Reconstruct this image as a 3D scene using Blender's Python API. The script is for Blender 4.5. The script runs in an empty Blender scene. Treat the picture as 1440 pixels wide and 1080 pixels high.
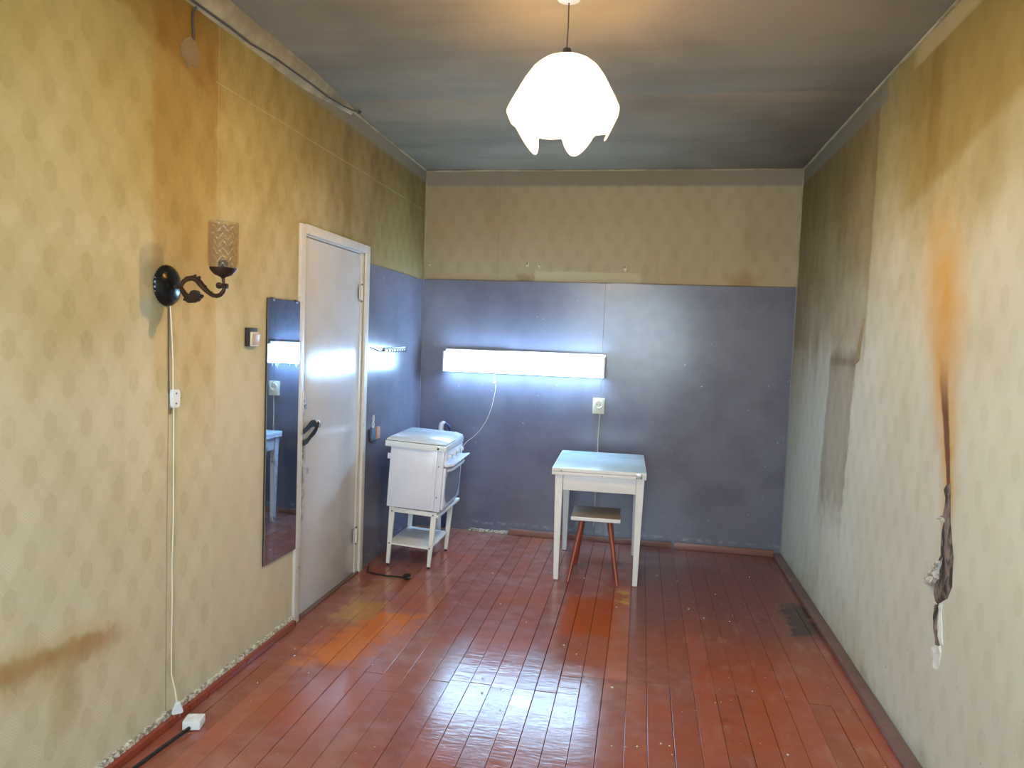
import bpy, bmesh, math, random
from mathutils import Vector, Matrix, noise
random.seed(7)
SC = bpy.context.scene
COL = SC.collection
W, H, YF = 2.686, 2.70, -6.15          # room width, height, window wall behind the camera
# ------------------------------------------------------------------ camera
cd = bpy.data.cameras.new('camera'); cam = bpy.data.objects.new('camera', cd); COL.objects.link(cam)
cd.sensor_fit = 'HORIZONTAL'; cd.sensor_width = 36.0; cd.lens = 36.0 * 1011.16 / 1440.0
cd.clip_start = .02
def cam_axes(yaw, pitch, roll):
    cy, sy, cp, sp, cr, sr = math.cos(yaw), math.sin(yaw), math.cos(pitch), math.sin(pitch), math.cos(roll), math.sin(roll)
    f = Vector((-sy * cp, cy * cp, sp)); r0 = Vector((cy, sy, 0)); u0 = r0.cross(f)
    return cr * r0 + sr * u0, -sr * r0 + cr * u0, f
r_, u_, f_ = cam_axes(.1772, -.0609, .0378)
cam.matrix_world = Matrix(((r_.x, u_.x, -f_.x, 1.65537), (r_.y, u_.y, -f_.y, -5.2677), (r_.z, u_.z, -f_.z, 1.45503), (0, 0, 0, 1)))
SC.camera = cam
# ------------------------------------------------------------------ world, light, exposure
world = bpy.data.worlds.new('overcast_sky'); SC.world = world; world.use_nodes = True
wn = world.node_tree.nodes; wl = world.node_tree.links
bg = wn['Background']; bg.inputs[0].default_value = (.74, .89, 1.0, 1); bg.inputs[1].default_value = 21
SC.view_settings.view_transform = 'Standard'; SC.view_settings.look = 'None'
SC.view_settings.exposure = 0.2; SC.view_settings.gamma = 1.0; SC.view_settings.use_curve_mapping = False
WIN = (.45, 2.2, .85, 2.3)              # window opening in the wall behind the camera: x0 x1 z0 z1
pd = bpy.data.lights.new('window_portal', 'AREA'); pd.shape = 'RECTANGLE'; pd.size = WIN[1] - WIN[0]; pd.size_y = WIN[3] - WIN[2]
pd.cycles.is_portal = True
po = bpy.data.objects.new('window_portal', pd); COL.objects.link(po)
po.location = ((WIN[0] + WIN[1]) / 2, YF - .16, (WIN[2] + WIN[3]) / 2); po.rotation_euler = (math.pi / 2, 0, 0)
BULB_E = 1250; BULB_C = (1.0, .76, .45)
TUBE_E = 44; TUBE_C = (.38, .66, 1.0)

# ------------------------------------------------------------------ node helper
class E:
    def __init__(s, nt, v): s.nt, s.v = nt, v
    def _m(s, op, *a, clamp=False):
        n = s.nt.nodes.new('ShaderNodeMath'); n.operation = op; n.use_clamp = clamp
        for i, x in enumerate((s,) + a):
            x = x.v if isinstance(x, E) else x
            if isinstance(x, (int, float)): n.inputs[i].default_value = x
            else: s.nt.links.new(x, n.inputs[i])
        return E(s.nt, n.outputs[0])
    def __add__(s, o): return s._m('ADD', o)
    def __radd__(s, o): return s._m('ADD', o)
    def __sub__(s, o): return s._m('SUBTRACT', o)
    def __rsub__(s, o): return (s * -1) + o
    def __mul__(s, o): return s._m('MULTIPLY', o)
    def __rmul__(s, o): return s._m('MULTIPLY', o)
    def __truediv__(s, o): return s._m('DIVIDE', o)
    def abs(s): return s._m('ABSOLUTE')
    def frac(s): return s._m('FRACT')
    def sin(s): return s._m('SINE')
    def max(s, o): return s._m('MAXIMUM', o)
    def min(s, o): return s._m('MINIMUM', o)
    def gt(s, o): return s._m('GREATER_THAN', o)
    def lt(s, o): return s._m('LESS_THAN', o)
    def ss(s, a, b):                     # smoothstep, a may be > b
        n = s.nt.nodes.new('ShaderNodeMapRange'); n.interpolation_type = 'SMOOTHSTEP'
        s.nt.links.new(s.v, n.inputs[0])
        if a < b: n.inputs[1].default_value = a; n.inputs[2].default_value = b
        else:
            n.inputs[1].default_value = b; n.inputs[2].default_value = a
            n.inputs[3].default_value = 1; n.inputs[4].default_value = 0
        return E(s.nt, n.outputs[0])
    def band(s, a, b, w): return s.ss(a - w, a + w) * s.ss(b + w, b - w)
    def curve(s, pts, x0, x1):            # piecewise map of s in [x0,x1], values given as (x, v)
        n = s.nt.nodes.new('ShaderNodeFloatCurve'); c = n.mapping.curves[0]
        vs = [v for _, v in pts]; lo, hi = min(vs), max(vs) + 1e-6
        q = [((x - x0) / (x1 - x0), (v - lo) / (hi - lo)) for x, v in pts]
        while len(c.points) < len(q): c.points.new(.5, .5)
        for p, (a, b) in zip(c.points, q): p.location = (a, b); p.handle_type = 'VECTOR'
        n.mapping.update()
        t = (s - x0) * (1 / (x1 - x0)); s.nt.links.new(t.v, n.inputs['Value'])
        return E(s.nt, n.outputs[0]) * (hi - lo) + lo

def srgb(r, g, b):
    f = lambda c: (c / 255) / 12.92 if c / 255 <= .04045 else ((c / 255 + .055) / 1.055) ** 2.4
    return (f(r), f(g), f(b), 1)

class Mat:
    def __init__(s, name):
        s.m = bpy.data.materials.new(name); s.m.use_nodes = True; s.nt = s.m.node_tree
        s.b = s.nt.nodes['Principled BSDF']; s.out = s.nt.nodes['Material Output']
        tc = s.nt.nodes.new('ShaderNodeTexCoord'); s.obj = tc.outputs['Object']
        sp = s.nt.nodes.new('ShaderNodeSeparateXYZ'); s.nt.links.new(s.obj, sp.inputs[0])
        s.x, s.y, s.z = (E(s.nt, o) for o in sp.outputs)
    def noise(s, scale=5, detail=4, rough=.55, stretch=(1, 1, 1), off=(0, 0, 0), dist=0):
        mp = s.nt.nodes.new('ShaderNodeMapping'); s.nt.links.new(s.obj, mp.inputs[0])
        mp.inputs['Scale'].default_value = stretch; mp.inputs['Location'].default_value = off
        n = s.nt.nodes.new('ShaderNodeTexNoise'); s.nt.links.new(mp.outputs[0], n.inputs['Vector'])
        n.inputs['Scale'].default_value = scale; n.inputs['Detail'].default_value = detail
        n.inputs['Roughness'].default_value = rough; n.inputs['Distortion'].default_value = dist
        return E(s.nt, n.outputs['Fac'])
    def vor(s, scale, stretch=(1, 1, 1), feature='F1', out='Distance'):
        mp = s.nt.nodes.new('ShaderNodeMapping'); s.nt.links.new(s.obj, mp.inputs[0]); mp.inputs['Scale'].default_value = stretch
        n = s.nt.nodes.new('ShaderNodeTexVoronoi'); n.feature = feature; s.nt.links.new(mp.outputs[0], n.inputs['Vector'])
        n.inputs['Scale'].default_value = scale
        return E(s.nt, n.outputs[out])
    def rand(s):
        n = s.nt.nodes.new('ShaderNodeObjectInfo'); return E(s.nt, n.outputs['Random'])
    def mix(s, a, b, f, mode='MIX'):
        n = s.nt.nodes.new('ShaderNodeMix'); n.data_type = 'RGBA'; n.blend_type = mode; n.clamp_factor = True
        if isinstance(f, E): s.nt.links.new(f.v, n.inputs[0])
        else: n.inputs[0].default_value = f
        for k, c in ((6, a), (7, b)):
            if isinstance(c, tuple): n.inputs[k].default_value = c
            else: s.nt.links.new(c, n.inputs[k])
        return n.outputs[2]
    def mul(s, a, c, f): return s.mix(a, c, f, 'MULTIPLY')
    def set(s, color=None, rough=None, spec=None, metal=None, bump=None, strength=.3, dist=.001, coat=None):
        def put(k, v):
            if v is None: return
            if isinstance(v, E): s.nt.links.new(v.v, s.b.inputs[k])
            elif isinstance(v, (int, float, tuple)): s.b.inputs[k].default_value = v
            else: s.nt.links.new(v, s.b.inputs[k])
        put('Base Color', color); put('Roughness', rough); put('Specular IOR Level', spec); put('Metallic', metal); put('Coat Weight', coat)
        if bump is not None:
            n = s.nt.nodes.new('ShaderNodeBump'); n.inputs['Strength'].default_value = strength; n.inputs['Distance'].default_value = dist
            s.nt.links.new(bump.v, n.inputs['Height']); s.nt.links.new(n.outputs[0], s.b.inputs['Normal'])
        return s.m

# ------------------------------------------------------------------ materials
def wallpaper(name, side):
    M = Mat(name); z = M.z; u = M.x if side == 'back' else M.y
    n1 = M.noise(2.2, 5); n2 = M.noise(9, 5, off=(3, 1, 7)); n3 = M.noise(60, 3)
    streak = M.noise(7, 4, stretch=(1, 1, .12), off=(5, 5, 0)); jag = (M.noise(14, 4, off=(9, 2, 4)) - .5)
    pu, pz = .137, .236
    U = (u + 3.557 + pu * 50.5) * (1 / pu); V = (z - 1.511 + pz * 20.5) * (1 / pz)
    def cell(du, dv):
        a = ((U + du).frac() - .5).abs() * pu; b = ((V + dv).frac() - .5).abs() * pz
        return a, b
    def leaf(du, dv):
        a, b = cell(du, dv)
        return (a * (1 / .023)).max((b + a * .75) * (1 / .047)).ss(1.08, .92)
    leafm = leaf(0, 0).max(leaf(.5, .5))
    def hatch(du, dv):
        a, b = cell(du, dv)
        d = (a * (1 / .040) + b * (1 / .058)).ss(1.1, .9)
        return d * (((u + z) * 620).sin() * .5 + .5)
    hat = hatch(.5, 0).max(hatch(0, .5))
    l1 = ((U + V).frac() - .5).abs(); l2 = ((U - V + 40).frac() - .5).abs()
    a0, b0 = cell(0, 0)
    net = l1.ss(.47, .49).max(l2.ss(.47, .49))
    fade = (n2 * 1.3 - .15)
    tone = leafm * .5 * fade
    if side == 'left':   base, leafc, pale = srgb(199, 192, 166), srgb(170, 162, 122), srgb(226, 220, 200)
    elif side == 'right': base, leafc, pale = srgb(204, 207, 195), srgb(184, 187, 172), srgb(214, 216, 206)
    else:                base, leafc, pale = srgb(172, 158, 128), srgb(156, 142, 110), srgb(182, 170, 142)
    c = M.mix(base, leafc, tone)
    c = M.mix(c, pale, (net * .16 + hat * .48) * fade)
    c = M.mul(c, (.86, .84, .76, 1), n1.ss(.35, .75) * .6)
    c = M.mul(c, (.88, .86, .80, 1), streak.ss(.5, .75) * .6)
    c = M.mul(c, (.70, .62, .44, 1), (z + (n1 - .5) * .7).ss(1.8, 2.7) * (0 if side == 'back' else .9))
    tooth = (z * 900).sin() * .5 + .5
    if side == 'left':
        yel = (z + (n1 - .5) * 1.2).ss(.9, 2.3)
        c = M.mul(c, (.70, .60, .27, 1), yel * .9)
        # damp brown band around the old wiring and upwards from it
        bnd = (u + jag * .06).band(-3.06, -2.685, .025) * (z + n1 * .5).ss(.9, 1.9)
        c = M.mul(c, (.86, .70, .46, 1), bnd * .8)
        line = z - (u + 3.05) * -.30 - 2.42
        top = (line + jag * .10).ss(-.02, .02) * u.ss(-2.5, -2.9)
        c = M.mul(c, (.80, .62, .36, 1), top * .7)
        # leak line low down
        lk = z + (u + 3.4) * .11 + jag * .07 + (n1 - .5) * .06 - .475
        s1 = lk.ss(.045, .0) * lk.ss(-.075, -.012) * (u + jag * .2).ss(-3.10, -3.34)
        c = M.mix(c, srgb(156, 112, 44), s1 * (n2 * .9 + .25) * .8)
        s2 = lk.ss(.10, .0) * lk.ss(-.14, -.02) * u.ss(-3.05, -3.4)
        c = M.mul(c, (.85, .76, .58, 1), s2 * .8)
        bl = (((u + 3.43) * (u + 3.43) * 1.4 + (z - .32) * (z - .32) * .5)._m('SQRT') + jag * .05).ss(.10, .05)
        c = M.mul(c, (.80, .74, .58, 1), bl * .75)
        # greyer strip beside the door, sooty towards the corner
        c = M.mix(c, srgb(196, 186, 160), u.gt(-2.68) * z.ss(2.2, .8) * .55)
        so = (u + jag * .1).ss(-2.5, -.9) * (z + streak * .5).ss(1.4, 2.2)
        c = M.mul(c, (.74, .65, .60, 1), so * .9)
        c = M.mul(c, (.70, .68, .62, 1), (u + jag * .02).band(-1.50, -1.38, .02) * z.ss(1.5, 2.2) * .5)
        seam = ((u + 2.682).abs().ss(.004, .001)).max(((z - 2.40 + (n1 - .5) * .02).abs()).ss(.005, .001) * u.gt(-2.7))
        c = M.mix(c, srgb(196, 180, 130), seam * n2 * .5)
        mott = M.noise(3.2, 5, rough=.7, stretch=(1, 1, .45), off=(4, 4, 9)).ss(.42, .72) * u.ss(-3.6, -2.4) * z.ss(1.0, 2.0)
        c = M.mul(c, (.72, .68, .62, 1), mott * .8)
        dk = (u + 2.968 + (n1 - .5) * .01).abs().ss(.0035, .001)
        c = M.mul(c, (.35, .28, .2, 1), dk * .7 * z.lt(1.52))
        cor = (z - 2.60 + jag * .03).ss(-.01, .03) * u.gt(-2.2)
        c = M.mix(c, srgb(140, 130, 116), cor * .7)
    if side == 'right':
        yel = (z + (n1 - .5) * .8).ss(1.35, 2.3)
        c = M.mul(c, (.62, .53, .28, 1), yel * .9)
        dg = z - 2.16 - (u + 2.70) * -.22 + jag * .05
        c = M.mul(c, (.80, .70, .42, 1), dg.ss(-.02, .05) * u.ss(-1.7, -2.2) * .85)
        c = M.mul(c, (.78, .68, .5, 1), (u + jag * .06).band(-2.36, -2.24, .03) * z.ss(1.9, 2.2) * .7)
        cen = z.curve([(0, -2.66), (1.0, -2.665), (1.2, -2.61), (1.36, -2.56), (1.58, -2.53), (1.85, -2.45), (2.1, -2.42), (2.7, -2.35)], 0, 2.7)
        wd = z.curve([(0, .02), (.5, .02), (1.0, .035), (1.2, .06), (1.36, .08), (1.58, .12), (1.85, .12), (2.1, .10), (2.7, .05)], 0, 2.7)
        d = (u + jag * .05 - cen).abs() / wd
        st = d.ss(2.3, .1) * z.ss(.70, 1.0) * z.ss(2.15, 1.65)
        c = M.mix(c, srgb(198, 154, 66), st * (n2 * .9 + .35))
        d2 = (u + jag * .015 - cen).abs() / (wd * .42)
        st2 = d2.ss(1.3, .6) * z.ss(1.48, 1.25) * z.ss(.68, .75)
        c = M.mix(c, srgb(98, 52, 34), st2 * .9)
        so = (u + jag * .035).ss(-1.64, -1.615) * (z + jag * .2 + (streak - .5) * .3).ss(1.28, 1.56)
        so2 = (u + jag * .2).ss(-1.9, -.6) * z.ss(.9, 1.9)
        c = M.mul(c, (.66, .57, .46, 1), so * (streak * .6 + .55))
        c = M.mul(c, (.74, .65, .58, 1), so2 * .9)
        stp = (u + jag * .10 + (z - 1.4) * .10).band(-1.50, -1.02, .02) * (z + jag * .3).ss(.45, .75) * z.ss(1.50, 1.42)
        c = M.mul(c, (.58, .50, .43, 1), stp * (streak * .7 + .5))
        c = M.mul(c, (.86, .88, .86, 1), (u + jag * .05).ss(-1.10, -1.0) * z.ss(1.5, 1.3) * .9)
        mk = (u + jag * .03).band(-1.50, -1.02, .02) * (z + jag * .02 - 1.405).abs().ss(.03, .01)
        c = M.mul(c, (.50, .45, .40, 1), mk * (n2 * 1.2) * .8)
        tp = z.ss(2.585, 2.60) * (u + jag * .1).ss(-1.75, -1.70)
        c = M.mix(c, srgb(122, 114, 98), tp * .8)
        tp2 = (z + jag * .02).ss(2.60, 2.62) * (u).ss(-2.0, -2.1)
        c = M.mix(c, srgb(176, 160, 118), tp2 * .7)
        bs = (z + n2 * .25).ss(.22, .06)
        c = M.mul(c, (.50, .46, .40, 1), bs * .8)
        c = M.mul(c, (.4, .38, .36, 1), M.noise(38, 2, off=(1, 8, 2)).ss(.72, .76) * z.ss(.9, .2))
    if side == 'back':
        c = M.mix(c, srgb(186, 176, 146), (u + jag * .1).band(.85, 1.62, .015) * (z + jag * .02).ss(1.975, 1.96) * .8)
        c = M.mul(c, (.7, .62, .55, 1), ((u - .78 + jag * .15).abs().ss(.09, .04)) * (z + jag * .05).ss(1.97, 1.92) * .8)
        c = M.mul(c, (.78, .66, .50, 1), ((u - 2.32 + jag * .2).abs().ss(.16, .03)) * z.ss(2.02, 1.9) * .8)
        c = M.mul(c, (.86, .74, .64, 1), (u + jag * .2).ss(1.3, .3) * z.ss(1.9, 2.3) * .6)
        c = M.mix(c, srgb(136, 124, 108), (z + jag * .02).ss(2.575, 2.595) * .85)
        c = M.mul(c, (.3, .28, .26, 1), (z - 1.891 + (n1 - .5) * .006).abs().ss(.006, .002) * .8)
        c = M.mul(c, (.8, .78, .7, 1), (u - .57).abs().ss(.004, .001) * .6)
    bump = n3 * .3 + tooth * .15 + hat * .5 + net * .15 + M.noise(3, 3) * 2.5
    return M.set(c, .78, .25, bump=bump, strength=.35, dist=.0012)

def enamel(name, col, rough=.3, noise_amt=.08, bscale=18, bstr=.15, dist=.001, dirt=None):
    M = Mat(name); n = M.noise(6, 5); n2 = M.noise(30, 4, off=(4, 4, 4))
    c = M.mul(col, (1 - noise_amt * 3,) * 3 + (1,), n.ss(.35, .8))
    if dirt: c = M.mix(c, dirt, n2.ss(.62, .74) * .6)
    return M.set(c, M.noise(12, 3, off=(2, 2, 2)) * .2 + (rough - .1), .5, bump=M.noise(bscale, 3) + M.noise(bscale * 5, 2) * .2, strength=bstr, dist=dist)

def floor_mat():
    M = Mat('worn_red_brown_floor_enamel'); x, y = M.x, M.y
    n = M.noise(2.4, 5); n2 = M.noise(11, 5, off=(3, 3, 0)); g = M.noise(22, 5, stretch=(1, .10, 1)); jag = n2 - .5; r = M.rand()
    c = M.mix(srgb(164, 92, 68), srgb(136, 74, 60), n.ss(.3, .7))
    c = M.mix(c, srgb(160, 84, 46), g.ss(.5, .8) * .45)
    c = M.mul(c, (.70, .70, .74, 1), r)
    # dull pinkish-grey tone in soft noise patches over the boards
    c = M.mix(c, srgb(168, 122, 112), (n + n2 * .5).ss(.55, 1.15) * .9)
    f1 = ((x - .38 + (y + 2.1) * -.22 + jag * .3).abs().ss(.20, .05)) * (y + jag * .3).band(-2.37, -1.72, .05)
    c = M.mix(c, srgb(206, 112, 36), f1 * (g * .8 + .4))
    f2 = (x + jag * .08).band(1.30, 1.60, .02) * (y + jag * .3).band(-1.75, -1.2, .06)
    c = M.mix(c, srgb(170, 78, 28), f2 * .85)
    f3 = (x + jag * .12).band(.15, .30, .02) * (y + jag * .4).band(-1.95, -1.15, .12)
    c = M.mix(c, srgb(168, 126, 94), f3 * (n2 + .2) * .85)
    f3b = (x + jag * .12).band(.16, .36, .02) * (y + jag * .2).band(-1.85, -1.62, .04)
    c = M.mix(c, srgb(188, 140, 74), f3b * (g + .1))
    f4 = x.band(1.565, 1.655, .004) * (y + jag * .3).band(-2.2, -.98, .03)
    c = M.mix(c, srgb(176, 112, 88), f4 * (n2 + .3) * .8)
    f5 = x.band(1.57, 1.65, .01) * (y + jag * .2).band(-1.25, -1.02, .04)
    c = M.mix(c, srgb(196, 150, 70), f5 * n2.ss(.4, .6))
    # darker repainted area right of the long seam
    f6 = x.gt(1.66) * (y + jag * .35).ss(-2.45, -2.0)
    c = M.mix(c, srgb(116, 74, 66), f6 * ((y + (n - .5) * 1.6).ss(-2.3, -1.0)) * .9)
    f7 = (x + jag * .2).gt(1.95) * y.ss(-1.3, -2.1)
    c = M.mix(c, srgb(160, 74, 30), f7 * n.ss(.35, .6) * .75)
    f8 = ((x - 2.57 + jag * .25).abs().ss(.10, .03)) * (y + jag * .3).band(-1.45, -1.0, .08)
    c = M.mix(c, srgb(44, 36, 34), f8 * .8)
    f9 = M.noise(9, 5, stretch=(1.5, .5, 1), off=(6, 2, 3)).ss(.52, .72) * (x + jag * .4).ss(1.7, 2.1) * y.ss(-.9, -1.6)
    c = M.mix(c, srgb(170, 132, 120), f9 * .28)
    sc = M.noise(46, 2, stretch=(.5, 3.2, 1), off=(7, 1, 1)).ss(.70, .80)
    c = M.mix(c, srgb(196, 170, 156), sc * .3)
    sp = M.noise(55, 1, off=(2, 9, 1)).ss(.77, .79)
    c = M.mix(c, srgb(214, 196, 176), sp * .55)
    rough = (.10 + n2 * .10 + M.noise(5, 3, off=(8, 8, 8)).ss(.45, .75) * .06)
    rough = (rough + r * .05 + f6 * .03).min(.262)
    bump = M.noise(16, 3, stretch=(.5, 1.6, 1)) * 1.0 + M.noise(60, 2, stretch=(.4, 1.3, 1)) * .6 + g * .25
    return M.set(c, rough, .42, bump=bump, strength=.65, dist=.0013)

def dado_mat():
    M = Mat('dark_blue_grey_gloss_wall_paint'); n = M.noise(3, 5); n2 = M.noise(14, 5, off=(1, 4, 2))
    c = M.mix(srgb(114, 115, 132), srgb(101, 102, 119), n.ss(.35, .7))
    c = M.mix(c, srgb(116, 120, 136), M.noise(26, 4, stretch=(1, 1, .25), off=(5, 0, 0)).ss(.66, .8) * .35)
    c = M.mix(c, srgb(190, 196, 206), M.noise(48, 1, off=(0, 3, 3)).ss(.79, .81) * .6)
    low = (M.z + (n2 - .5) * .08)
    c = M.mix(c, srgb(150, 156, 170), (low - .075).abs().ss(.018, .0) * n2.ss(.45, .6) * .55)
    bump = M.noise(34, 2) * 1.0 + M.noise(110, 2) * .4
    return M.set(c, (n2 * .10 + .185).min(.262), .5, bump=bump, strength=.17, dist=.0008)

def ceiling_mat():
    M = Mat('grey_whitewashed_ceiling'); n = M.noise(1.3, 5); st = M.noise(5, 4, stretch=(.15, 1, 1))
    c = M.mix(srgb(158, 147, 126), srgb(138, 129, 110), n.ss(.35, .7))
    c = M.mul(c, (.86, .86, .86, 1), st.ss(.45, .7))
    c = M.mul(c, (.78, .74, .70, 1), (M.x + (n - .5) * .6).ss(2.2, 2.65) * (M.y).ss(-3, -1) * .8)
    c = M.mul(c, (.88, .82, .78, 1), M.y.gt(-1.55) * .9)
    return M.set(c, .85, .2, bump=st, strength=.2, dist=.002)

M_WL, M_WR, M_WB = wallpaper('patterned_wallpaper_left', 'left'), wallpaper('patterned_wallpaper_right', 'right'), wallpaper('plain_beige_wallpaper_back', 'back')
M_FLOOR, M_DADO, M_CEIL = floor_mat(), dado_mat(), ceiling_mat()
M_SUB = Mat('dark_subfloor').set(srgb(56, 32, 25), .9)
def door_mat():
    M = Mat('aged_white_door_enamel'); n = M.noise(5, 5); n2 = M.noise(24, 5, off=(3, 3, 3)); jag = n2 - .5
    c = M.mul(srgb(204, 205, 207), (.93, .92, .92, 1), n.ss(.35, .75))
    c = M.mul(c, (.86, .84, .84, 1), M.noise(9, 4, stretch=(1, 1, .06), off=(1, 2, 3)).ss(.5, .7) * M.z.ss(1.3, 1.9) * .8)
    edge = (M.y + 1.945 + jag * .07).ss(.085, .03) * (M.z + jag * .3).band(.52, .93, .06)
    c = M.mix(c, srgb(112, 88, 74), edge * n2.ss(.4, .6) * .9)
    e2 = (M.y + 1.945 + jag * .04).ss(.06, .02) * (M.z + jag * .2).band(1.0, 1.35, .05)
    c = M.mix(c, srgb(150, 120, 106), e2 * n2.ss(.42, .6) * .8)
    chips = M.noise(42, 2, off=(8, 1, 4)).ss(.73, .76) * (M.y + 1.7).ss(.2, -.1) * M.z.band(.9, 1.35, .1)
    c = M.mix(c, srgb(90, 80, 78), chips)
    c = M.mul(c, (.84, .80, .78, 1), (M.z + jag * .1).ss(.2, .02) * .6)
    return M.set(c, M.noise(12, 3) * .16 + .10, .5, bump=M.noise(22, 3) + M.noise(110, 2) * .2, strength=.28, dist=.0008)
M_DOOR = door_mat()
M_CASE = enamel('cracked_cream_casing_paint', srgb(214, 209, 201), .4, .04, 24, .4, .0012, srgb(166, 144, 122))
M_JAMB = enamel('bare_pinkish_jamb', srgb(150, 118, 106), .5, .08)
M_WHITE = enamel('white_stove_enamel', srgb(220, 224, 240), .22, .02, 8, .1)
M_TOP = enamel('pale_blue_white_top_enamel', srgb(226, 234, 240), .16, .02, 9, .12)
M_TABTOP = enamel('pale_mint_laminate', srgb(204, 226, 232), .2, .03, 9, .12)
M_CREAM = enamel('chipped_white_paint', srgb(232, 232, 234), .4, .03, 20, .3, .001, srgb(206, 192, 168))
M_STAND = enamel('off_white_stand_paint', srgb(230, 230, 228), .38, .04, 20, .2, .001, srgb(200, 190, 174))
M_LEG = enamel('orange_brown_varnished_wood', srgb(150, 70, 44), .35, .1)
M_SEAT = enamel('worn_grey_beige_seat', srgb(160, 146, 128), .45, .1, 30, .3, .001, srgb(120, 96, 78))
M_PLAS = enamel('white_plastic', srgb(224, 226, 228), .35, .02)
M_IVORY = enamel('ivory_plastic', srgb(216, 208, 186), .4, .03)
M_BLACK = enamel('black_rubber', srgb(24, 24, 27), .5, .1)
M_DARK = enamel('dark_brown_bakelite', srgb(54, 44, 42), .35, .1)
M_CLOTH = enamel('black_cloth', srgb(24, 24, 30), .85, .1, 60, .5)
M_BRONZE = Mat('dark_patinated_bronze'); M_BRONZE = M_BRONZE.set(M_BRONZE.mix(srgb(58, 42, 36), srgb(88, 58, 44), M_BRONZE.noise(20, 4).ss(.4, .7)), .42, metal=.55)
M_PLATE = Mat('glossy_black_bronze'); M_PLATE = M_PLATE.set(srgb(34, 34, 34), .22, metal=.45)
M_STEEL = Mat('brushed_steel'); M_STEEL = M_STEEL.set(srgb(176, 174, 170), .35, metal=.9)
M_PLASTER = Mat('crumbling_plaster'); M_PLASTER = M_PLASTER.set(M_PLASTER.mix(srgb(206, 200, 186), srgb(132, 120, 106), M_PLASTER.noise(60, 4).ss(.4, .65)), .95, bump=M_PLASTER.noise(90, 4), strength=.6, dist=.003)
M_MORTAR = Mat('exposed_dark_mortar'); M_MORTAR = M_MORTAR.set(M_MORTAR.mix(srgb(124, 112, 106), srgb(58, 46, 42), M_MORTAR.noise(45, 5, stretch=(1, 1, .35)).ss(.38, .62)), .9, bump=M_MORTAR.noise(80, 4), strength=.8, dist=.004)
M_CHALK = Mat('white_putty'); M_CHALK = M_CHALK.set(srgb(216, 220, 216), .8, bump=M_CHALK.noise(50, 4), strength=.5, dist=.002)
M_PAPER = Mat('torn_wallpaper_back'); M_PAPER = M_PAPER.set(M_PAPER.mix(srgb(190, 188, 182), srgb(130, 122, 112), M_PAPER.noise(70, 4).ss(.45, .65)), .8)
M_CORNICE = Mat('whitewashed_cornice'); M_CORNICE = M_CORNICE.set(M_CORNICE.mix(srgb(172, 156, 122), srgb(132, 116, 84), M_CORNICE.noise(5, 5).ss(.35, .7)), .85, bump=M_CORNICE.noise(25, 4), strength=.4, dist=.003)
M_FILL = enamel('blue_grey_corner_filler', srgb(150, 154, 168), .5, .1)
M_BASE = enamel('brown_painted_baseboard', srgb(142, 98, 88), .35, .08, 16, .4, .001, srgb(150, 110, 96))
M_BASER = enamel('red_brown_baseboard', srgb(142, 66, 46), .3, .06)
M_BASED = enamel('dusty_dark_baseboard', srgb(122, 94, 88), .45, .1, 16, .4, .001, srgb(60, 50, 46))
M_WIREW = enamel('yellowed_white_cord', srgb(226, 218, 196), .5, .03)
M_WIREG = enamel('grey_flex', srgb(70, 58, 50), .6, .05)
M_OVEN = Mat('smoky_oven_glass'); M_OVEN = M_OVEN.set(srgb(96, 102, 116), .12, .5, coat=.5)
M_BLUE = enamel('dark_blue_rubber', srgb(44, 58, 104), .4, .05)
M_MATCHB = enamel('faded_blue_card', srgb(84, 104, 132), .7, .08, dirt=srgb(120, 136, 156))
M_MATCHO = enamel('faded_orange_card', srgb(190, 142, 112), .7, .08, dirt=srgb(150, 92, 76))
M_DECAL = Mat('torn_bluish_decal'); M_DECAL = M_DECAL.set(M_DECAL.mix(srgb(196, 198, 206), srgb(96, 104, 128), M_DECAL.noise(90, 4).ss(.44, .56)), .5)
mm = Mat('foxed_mirror_silver')
sm = mm.noise(16, 5, stretch=(1, 1, .5), dist=1.5).ss(.50, .72)
M_MIRROR = mm.set(mm.mix(srgb(196, 210, 224), srgb(150, 164, 180), sm * .6), sm * .10 + .015, metal=1.0)

def glass_mat(name, tint, rough=.05, transp=.75, cut=False):
    M = Mat(name); nt = M.nt
    tr = nt.nodes.new('ShaderNodeBsdfTransparent'); tr.inputs[0].default_value = tint
    M.set(tuple(v * .6 for v in tint[:3]) + (1,) if cut else tint, rough, .8)
    mx = nt.nodes.new('ShaderNodeMixShader'); mx.inputs[0].default_value = transp
    if cut:                               # rows of pressed chevron leaves round the cylinder
        th = (M.y)._m('ARCTAN2', M.x - .2185) * (4.5 / math.pi)
        zig = (th.frac() - .5).abs() * 2
        ridge = ((zig * .9 + M.z * 40) * (2 * math.pi)).sin() * .5 + .5
        ridge = ridge * (M.noise(90, 2) * .8 + .4)
        b = nt.nodes.new('ShaderNodeBump'); b.inputs['Strength'].default_value = 1; b.inputs['Distance'].default_value = .004
        nt.links.new(ridge.v, b.inputs['Height']); nt.links.new(b.outputs[0], M.b.inputs['Normal'])
        f = ridge.ss(.98, .6) * .34 + (transp - .22); nt.links.new(f.v, mx.inputs[0])
    nt.links.new(M.b.outputs[0], mx.inputs[1]); nt.links.new(tr.outputs[0], mx.inputs[2]); nt.links.new(mx.outputs[0], M.out.inputs[0])
    return M.m
M_PANE = glass_mat('window_glass', (.95, .97, .97, 1), .02, .9)
M_CUT = glass_mat('amber_cut_glass', (.88, .81, .68, 1), .08, .80, True)

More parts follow.
